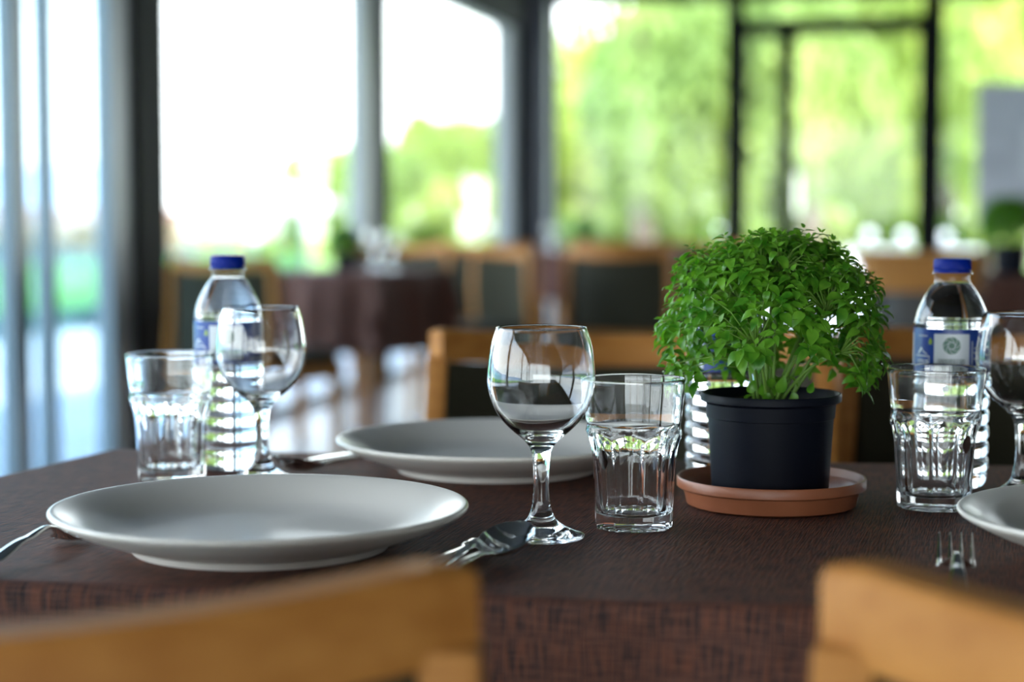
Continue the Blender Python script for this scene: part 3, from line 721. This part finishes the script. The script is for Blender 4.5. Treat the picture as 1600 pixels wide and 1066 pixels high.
finish('stem', stems, M['stem'], plant, smooth=True)['kind'] = 'stuff'
def facing(l):
    p = l[0].translation; return -p.y * 1.0 + abs(p.x) * .25 + p.z * .25
order = sorted(range(len(leaves)), key=lambda i: -facing(leaves[i]))
for i in order[:300]:
    mx, va = leaves[i]; o = bpy.data.objects.new('leaf', lmesh[va]); C.objects.link(o); o.parent = plant; o.matrix_local = mx
bm = bmesh.new()
for i in order[300:]:
    mx, va = leaves[i]; leaf_bm(bm, mx, *LV[va])
fo = finish('foliage', bm, M['leaf'], plant, smooth=True); fo['kind'] = 'stuff'

# ------------------------------------------------------------------ cutlery
def strip(bm, secs, nu=10):
    """secs: (y, halfwidth, z, sag, thick)"""
    rings = []
    for (y, hw, z, sag, th) in secs:
        top = []; bot = []
        for k in range(nu + 1):
            u = -math.cos(PI * k / nu); e = math.sqrt(max(0, 1 - u * u))
            zz = z - sag * (1 - u * u)
            top.append(Vector((u * hw, y, zz + th * .5 * e))); bot.append(Vector((u * hw, y, zz - th * .5 * e)))
        rings.append([bm.verts.new(p) for p in top + bot[-2:0:-1]])
    n = len(rings[0])
    for A, B in zip(rings, rings[1:]):
        for k in range(n): bm.faces.new((A[k], A[(k + 1) % n], B[(k + 1) % n], B[k]))
    bm.faces.new(rings[0]); bm.faces.new(rings[-1])
def interp(keys, n):
    o = []; ys = [k[0] for k in keys]
    for i in range(n + 1):
        y = ys[0] + (ys[-1] - ys[0]) * i / n
        for a, b in zip(keys, keys[1:]):
            if a[0] <= y <= b[0] + 1e-9:
                t = (y - a[0]) / (b[0] - a[0]); s = t * t * (3 - 2 * t)
                o.append((y,) + tuple(a[k] + (b[k] - a[k]) * s for k in range(1, 5))); break
    return o
HAND = [(-.105, .004, .0030, 0, .002), (-.100, .0085, .0030, 0, .0028), (-.06, .0072, .0060, 0, .0030), (-.01, .0045, .0140, 0, .0030), (.022, .0034, .0175, 0, .0034), (.034, .0034, .0150, 0, .0034)]
def make_spoon():
    r = empty('spoon', (0, 0, 0)); tag(r, '', 'spoon', 'spoons on the front table')
    hs = [(-.105, .004, .0050, 0, .002), (-.100, .0085, .0050, 0, .0028), (-.05, .0068, .0075, 0, .0030), (.0, .0044, .0100, 0, .0030), (.026, .0034, .0100, 0, .0034), (.038, .0036, .0085, 0, .0034), (.046, .0055, .0080, 0, .0026)]
    bm = bmesh.new(); strip(bm, interp(hs, 40)); finish('handle', bm, M['steel'], r, smooth=True)
    keys = [(.042, .0045, .0080, .0002, .0024), (.047, .0100, .0088, .0022, .0016), (.055, .0165, .0105, .0065, .0014), (.067, .0208, .0135, .0105, .0014), (.081, .0205, .0170, .0115, .0014), (.093, .0165, .0200, .0085, .0014), (.100, .0110, .0216, .0040, .0014), (.1045, .0030, .0226, .0004, .0012)]
    bm = bmesh.new(); strip(bm, interp(keys, 40), 18); finish('bowl', bm, M['steel'], r, smooth=True)
    return r
def make_fork():
    r = empty('fork', (0, 0, 0)); tag(r, '', 'fork', 'forks on the front table')
    bm = bmesh.new(); strip(bm, interp(HAND + [(.040, .0060, .0105, .0003, .0024), (.048, .0125, .0052, .0010, .0020), (.058, .0142, .0030, .0010, .0018)], 50), 12); finish('handle', bm, M['steel'], r, smooth=True)
    for k in range(4):
        x = (-.0120, -.0040, .0040, .0120)[k]; bm = bmesh.new()
        strip(bm, interp([(.056, .0021, .0024, 0, .0020), (.075, .0017, .0030, 0, .0018), (.095, .0013, .0105, 0, .0015), (.108, .0005, .0180, 0, .0008)], 14), 6)
        for v in bm.verts: v.co.x += x
        finish('tine', bm, M['steel'], r, smooth=True)
    return r
def make_knife():
    r = empty('table_knife', (0, 0, 0)); tag(r, '', 'knife', 'knives on the front table')
    bm = bmesh.new(); strip(bm, interp([(-.11, .006, .0046, 0, .003), (-.105, .0098, .0046, 0, .0075), (-.05, .0085, .0046, 0, .0078), (-.004, .0052, .0046, 0, .0056), (.004, .0072, .0046, 0, .0082), (.018, .0078, .0046, 0, .0084), (.028, .0050, .0040, 0, .0040)], 60), 12); finish('handle', bm, M['steel'], r, smooth=True)
    bm = bmesh.new(); strip(bm, interp([(.027, .0055, .0036, 0, .0024), (.034, .0085, .0034, 0, .0018), (.075, .0092, .0032, 0, .0016), (.098, .0080, .0030, 0, .0014), (.112, .0020, .0028, 0, .0010)], 24), 8); finish('blade', bm, M['steel'], r, smooth=True)
    return r
CZ = TZ + .0012
def put(o, x, y, d, label): o.location = (x, y, CZ); o.rotation_euler = (0, 0, -d); o['label'] = label
def along(px0, py0, z0, px1, py1, z1):
    a = P(px0, py0, TZ + z0); b = P(px1, py1, TZ + z1); d = b - a; return a, math.atan2(d.x, d.y)
spoon = make_spoon()
b_ = P(765, 865, TZ + .009); ang = math.radians(23)
put(spoon, b_.x - .044 * math.sin(ang), b_.y - .044 * math.cos(ang), ang, 'steel spoon in front of the central wine glass, bowl up')
ang2 = math.radians(40); q = P(461, 733, TZ + .008)
dup(spoon, (q.x + .004 + .072 * math.sin(ang2), q.y + .008 + .072 * math.cos(ang2), CZ), PI - ang2, 'steel spoon behind the front plate near the left wine glass')
knife = make_knife()
q = P(748, 850, TZ + .004); ang = math.radians(17); put(knife, q.x - .026 * math.sin(ang), q.y - .026 * math.cos(ang), ang, 'steel knife lying left of the front spoon')
q = P(482, 719, TZ + .004); ang2 = math.radians(42)
dup(knife, (q.x + .11 * math.sin(ang2), q.y + .11 * math.cos(ang2), CZ), PI + .0 - ang2, 'steel knife slipping under the rear plate at its left')
fork = make_fork()
q = P(1494, 886, TZ + .003); ang = math.radians(13); put(fork, q.x - .056 * math.sin(ang), q.y - .056 * math.cos(ang), ang, 'steel fork left of the right hand plate, tines up')
q = P(104, 843, TZ + .004); ang = math.radians(15)
dup(fork, (q.x - .052 * math.sin(ang), q.y - .052 * math.cos(ang), CZ), -ang, 'steel fork half under the rim of the front left plate')

# ------------------------------------------------------------------ chairs
CH = .843
def arc_pt(u, z=0, grow=0.0):
    """u -1..1 along the curved back; local chair frame, sitter faces +Y"""
    v = math.copysign(1 - (1 - abs(u)) ** 1.25, u)
    return Vector(((.278 + grow) * v, -.238 - grow + .125 * abs(v) ** 1.8, z - (.016 * (1 - v * v) if z > .7 else 0)))
def make_chair():
    r = empty('dining_chair', (0, 0, 0)); tag(r, '', 'chair', 'honey wood dining chairs with olive upholstery')
    # curved top rail
    bm = bmesh.new(); N_ = 28; path = [arc_pt(-1 + 2 * i / N_) for i in range(N_ + 1)]; dip = [.016 * (1 - (p.x / .278) ** 2) for p in path]
    def sect(i, p):
        t = (path[min(i + 1, N_)] - path[max(i - 1, 0)]).normalized(); nn = Vector((t.y, -t.x, 0))
        u = abs(-1 + 2 * i / N_); zt = CH - .004 * max(0, (u - .85) / .15) ** 2; zb = CH - .046 - dip[i]; zt -= dip[i]
        h = .018
        return [p - nn * h + Vector((0, 0, zb)), p + nn * h + Vector((0, 0, zb)), p + nn * (h) + Vector((0, 0, zt - .006)), p + nn * (h - .005) + Vector((0, 0, zt)), p - nn * (h - .005) + Vector((0, 0, zt)), p - nn * h + Vector((0, 0, zt - .006))]
    sweep(bm, path, sect); finish('top_rail', bm, M['wood'], r, auto=50)
    # rear posts / legs, front legs
    for s in (-1, 1):
        bm = bmesh.new()
        pts = [Vector((s * .275, -.124, CH - .040)), Vector((s * .284, -.120, .62)), Vector((s * .285, -.140, .44)), Vector((s * .262, -.24, 0))]
        hw = [(.015, .022), (.015, .022), (.015, .024), (.012, .015)]
        sweep(bm, pts, lambda i, p: [p + Vector((a * hw[i][0], b * hw[i][1], 0)) for a, b in ((-1, -1), (1, -1), (1, 1), (-1, 1))])
        bevel(bm, .003, 2); finish('leg', bm, M['wood'], r, auto=40)
        bm = bmesh.new(); pts = [Vector((s * .255, .235, .43)), Vector((s * .250, .245, 0))]; hw2 = (.019, .014)
        sweep(bm, pts, lambda i, p: [p + Vector((a * hw2[i], b * hw2[i], 0)) for a, b in ((-1, -1), (1, -1), (1, 1), (-1, 1))])
        bevel(bm, .003, 2); finish('leg', bm, M['wood'], r, auto=40)
    bm = bmesh.new(); box(bm, -.262, .262, -.135, .245, .36, .42); bevel(bm, .006, 2); finish('seat_frame', bm, M['wood'], r, auto=40)
    bm = bmesh.new(); box(bm, -.262, .262, -.15, .255, .42, .475); bevel(bm, .02, 3); finish('seat', bm, M['olive'], r, auto=50)
    bm = bmesh.new(); K = 20; pb = [arc_pt((-1 + 2 * i / K) * .95, 0, -.004) for i in range(K + 1)]
    def sb(i, p):
        t = (pb[min(i + 1, K)] - pb[max(i - 1, 0)]).normalized(); nn = Vector((t.y, -t.x, 0))
        return [p - nn * .016 + Vector((0, 0, .44)), p + nn * .008 + Vector((0, 0, .44)), p + nn * .008 + Vector((0, 0, CH - .048 - .016 * (1 - (p.x / .278) ** 2))), p - nn * .012 + Vector((0, 0, CH - .048 - .016 * (1 - (p.x / .278) ** 2))), p - nn * .020 + Vector((0, 0, .62))]
    sweep(bm, pb, sb); finish('backrest', bm, M['olive'], r, auto=50)
    return r
chair = make_chair()
def put_chair(x, y, rz, label, first=False, group=None):
    if first:
        chair.location = (x, y, 0); chair.rotation_euler = (0, 0, rz); chair['label'] = label; return chair
    return dup(chair, (x, y, 0), rz, label, group)
TA = -math.radians(9.5)
# near chairs: the right rail corner of the left one at px 748, the left rail corner of the right one at px 1280
def from_corner(px, Yc, s, rz):
    c = Vector((s * .278, -.125, 0)); c.rotate(Matrix.Rotation(rz, 3, 'Z'))
    return PY(px, Yc) - c.x, Yc - c.y
TC = -math.radians(3)
x, y = from_corner(712, .868, 1, TC); put_chair(x, y, TC, 'wooden chair back cut off by the bottom left corner', True)
x, y = from_corner(1325, .872, -1, TC - .28); put_chair(x, y, TC - .28, 'wooden chair back cut off by the bottom right corner')
# chair across the table: sitter faces the camera
x, y = PY(972, 2.60) , 2.60
put_chair(x, y - .12, PI + TA * .55, 'wooden chair with dark padded back across the table behind the wine glass')

x, y = from_corner(1318, 2.70, -1, 0); c2 = PY(1318, 2.70) + .278
put_chair(c2, 2.70 - .125, PI + TA * .4, 'wooden chair with dark padded back across the table behind the right bottle')

# ------------------------------------------------------------------ background tables and chairs
def bg_table(px, Y, w_, d_, rz, label, clabel, drop=.26, seed=1):
    cx_, cy_ = PY(px, Y), Y; R2 = Matrix.Rotation(rz, 2); c = Vector((cx_, cy_))
    q = [c + R2 @ Vector((a * w_ / 2, b * d_ / 2)) for a, b in ((-1, -1), (1, -1), (-1, 1), (1, 1))]
    make_table('dining_table', q[0], q[1], q[2], q[3], TZ - .0016, label)
    o = cloth('tablecloth', q[0], q[1], q[2], q[3], TZ, drop, M['cloth'], nx=24, ny=20, seed=seed, wav=.02); tag(o, clabel, 'tablecloth')
bg_table(572, 8.1, .50, .62, -math.radians(28), 'blurred table behind the left wine glass', 'brown cloth on the blurred table behind the left wine glass', .34, 2)
bg_table(800, 12.2, .95, .8, -math.radians(12), 'blurred far table near the corner column', 'brown cloth on the far table near the corner column', .30, 3)
bg_table(905, 13.4, .8, .7, -math.radians(12), 'blurred farthest table right of the corner column', 'brown cloth on the farthest table right of the corner column', .26, 4)
bg_table(1660, 7.6, 1.2, .8, -math.radians(12), 'blurred table under the background plant at the right edge', 'brown cloth on the table under the right background plant', .20, 5)
ch = lambda px, Y, deg, label: put_chair(PY(px, Y), Y, math.radians(deg), label)
ch(385, 7.05, -38, 'blurred chair behind the left water bottle, turned sideways')
ch(612, 9.6, 168, 'blurred chair behind the table with the small plant')
ch(750, 8.75, 118, 'blurred chair at the right end of the table with the small plant')
ch(985, 9.0, -30, 'blurred dark backed chair left of the basil foliage')
ch(765, 10.35, -12, 'blurred chair in front of the far table near the column')
ch(960, 11.05, 14, 'blurred chair between the two farthest tables')
ch(1105, 10.2, 160, 'blurred chair hidden behind the basil foliage')
# curved wooden serving table on the right
sv = empty('serving_table', (PY(1440, 6.4), 6.4, 0), -.2); tag(sv, 'blurred wooden serving table with rounded thick top behind the right bottle', 'table')
def slab(w_, d_, z0, z1, name, m='wood'):
    bm = bmesh.new(); n = 32; vb = []; vt = []
    for k in range(n):
        a = 2 * PI * k / n; x_ = w_ * abs(math.cos(a)) ** .6 * (1 if math.cos(a) > 0 else -1); y_ = d_ * abs(math.sin(a)) ** .6 * (1 if math.sin(a) > 0 else -1)
        vb.append(bm.verts.new((x_, y_, z0))); vt.append(bm.verts.new((x_, y_, z1)))
    bm.faces.new(vb); bm.faces.new(vt)
    for k in range(n): bm.faces.new((vb[k], vb[(k + 1) % n], vt[(k + 1) % n], vt[k]))
    finish(name, bm, M[m], sv, auto=40)
slab(.235, .22, .83, .868, 'top'); slab(.215, .20, .735, .826, 'drawer_body'); slab(.19, .18, .40, .735, 'cabinet', 'blackwood')
for a, b in ((-1, -1), (1, -1), (1, 1), (-1, 1)):
    bm = bmesh.new(); box(bm, a * .16 - .018, a * .16 + .018, b * .15 - .018, b * .15 + .018, 0, .735); finish('leg', bm, M['blackwood'], sv)
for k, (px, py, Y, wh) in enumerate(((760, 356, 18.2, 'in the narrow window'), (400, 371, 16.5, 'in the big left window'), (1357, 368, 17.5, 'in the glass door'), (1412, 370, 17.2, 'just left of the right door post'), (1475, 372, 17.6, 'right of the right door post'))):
    z_ = CAMZ + (330 - py) * Y / F; r_ = .055  # white balls on poles, added outside to stand for bright glints
    g = empty('glint_ball', (PY(px, Y), Y, -.02)); tag(g, 'small white ball added outside for a glint, a bright disc ' + wh, 'lamp')
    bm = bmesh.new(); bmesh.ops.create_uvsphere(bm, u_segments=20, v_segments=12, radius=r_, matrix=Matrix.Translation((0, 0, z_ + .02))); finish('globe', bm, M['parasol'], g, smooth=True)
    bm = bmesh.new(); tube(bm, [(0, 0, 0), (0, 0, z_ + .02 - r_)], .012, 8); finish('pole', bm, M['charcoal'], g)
for (p0, p1, wh) in ((925, 1062, 'left of the basil foliage'), (1325, 1525, 'right of the basil foliage')):
    Y = 22.6; gw = empty('garden_wall', (PY((p0 + p1) / 2, Y), Y, -.1), -.2); tag(gw, 'low white garden wall outside the far window ' + wh, 'wall')
    wd = (p1 - p0) / F * Y / 2; bm = bmesh.new(); box(bm, -wd, wd, -.08, .08, 0, .60); finish('body', bm, M['parasol'], gw)
    bm = bmesh.new(); box(bm, -wd - .03, wd + .03, -.11, .11, .60, .65); bevel(bm, .008, 1); finish('coping', bm, M['terrace'], gw)
# grey board at the right
bd = empty('display_board', (PY(1640, 11.0), 11.0, 0), -.21); tag(bd, 'pale grey display board standing at the right edge near the far window', 'board')
z0, z1 = CAMZ - .10, CAMZ + (330 - 131) * 11.0 / F
bm = bmesh.new(); box(bm, -.44, .44, -.02, .02, z0, z1); bevel(bm, .004, 1); finish('panel', bm, M['board'], bd)
bm = bmesh.new(); box(bm, -.16, -.06, -.024, -.0205, z0 + .28, z0 + .62); box(bm, .0, .20, -.024, -.0205, z0 + .35, z0 + .55); finish('white_print', bm, M['board_print'], bd)
for s in (-1, 1):
    bm = bmesh.new(); box(bm, s * .38 - .02, s * .38 + .02, -.02, .02, 0, z0); finish('leg', bm, M['charcoal'], bd)
    bm = bmesh.new(); box(bm, s * .38 - .02, s * .38 + .02, -.2, .2, 0, .03); finish('foot', bm, M['charcoal'], bd)
# things on the background tables
dup(plant, (PY(538, 8.0), 8.0, TZ + .001), 1.0, 'small blurred potted herb on the table behind the left wine glass', scale=.82, skip=('leaf',))
dup(plant, (PY(1578, 7.45), 7.45, TZ + .001), 2.0, 'blurred bushy potted herb at the right edge of the background', scale=1.35, skip=('leaf',))
dup(plant, (PY(915, 13.3), 13.3, TZ + .001), 3.0, 'tiny blurred potted herb on the farthest table', scale=.9, skip=('leaf',))
for (px, Y, lb_) in ((610, 8.1, 'blurred wine glass on the table with the small plant'), (585, 8.35, 'blurred wine glass close to the right of the small background plant'), (742, 12.0, 'blurred wine glass at the left of the far table'), (862, 12.4, 'blurred wine glass at the right of the far table')):
    dwine(PY(px, Y), Y, lb_)
for (px, Y, lb_) in ((805, 12.1, 'blurred plate on the far table near the column'),):
    dplate((PY(px, Y), Y, TZ + .0006), lb_, 'plates on background tables')
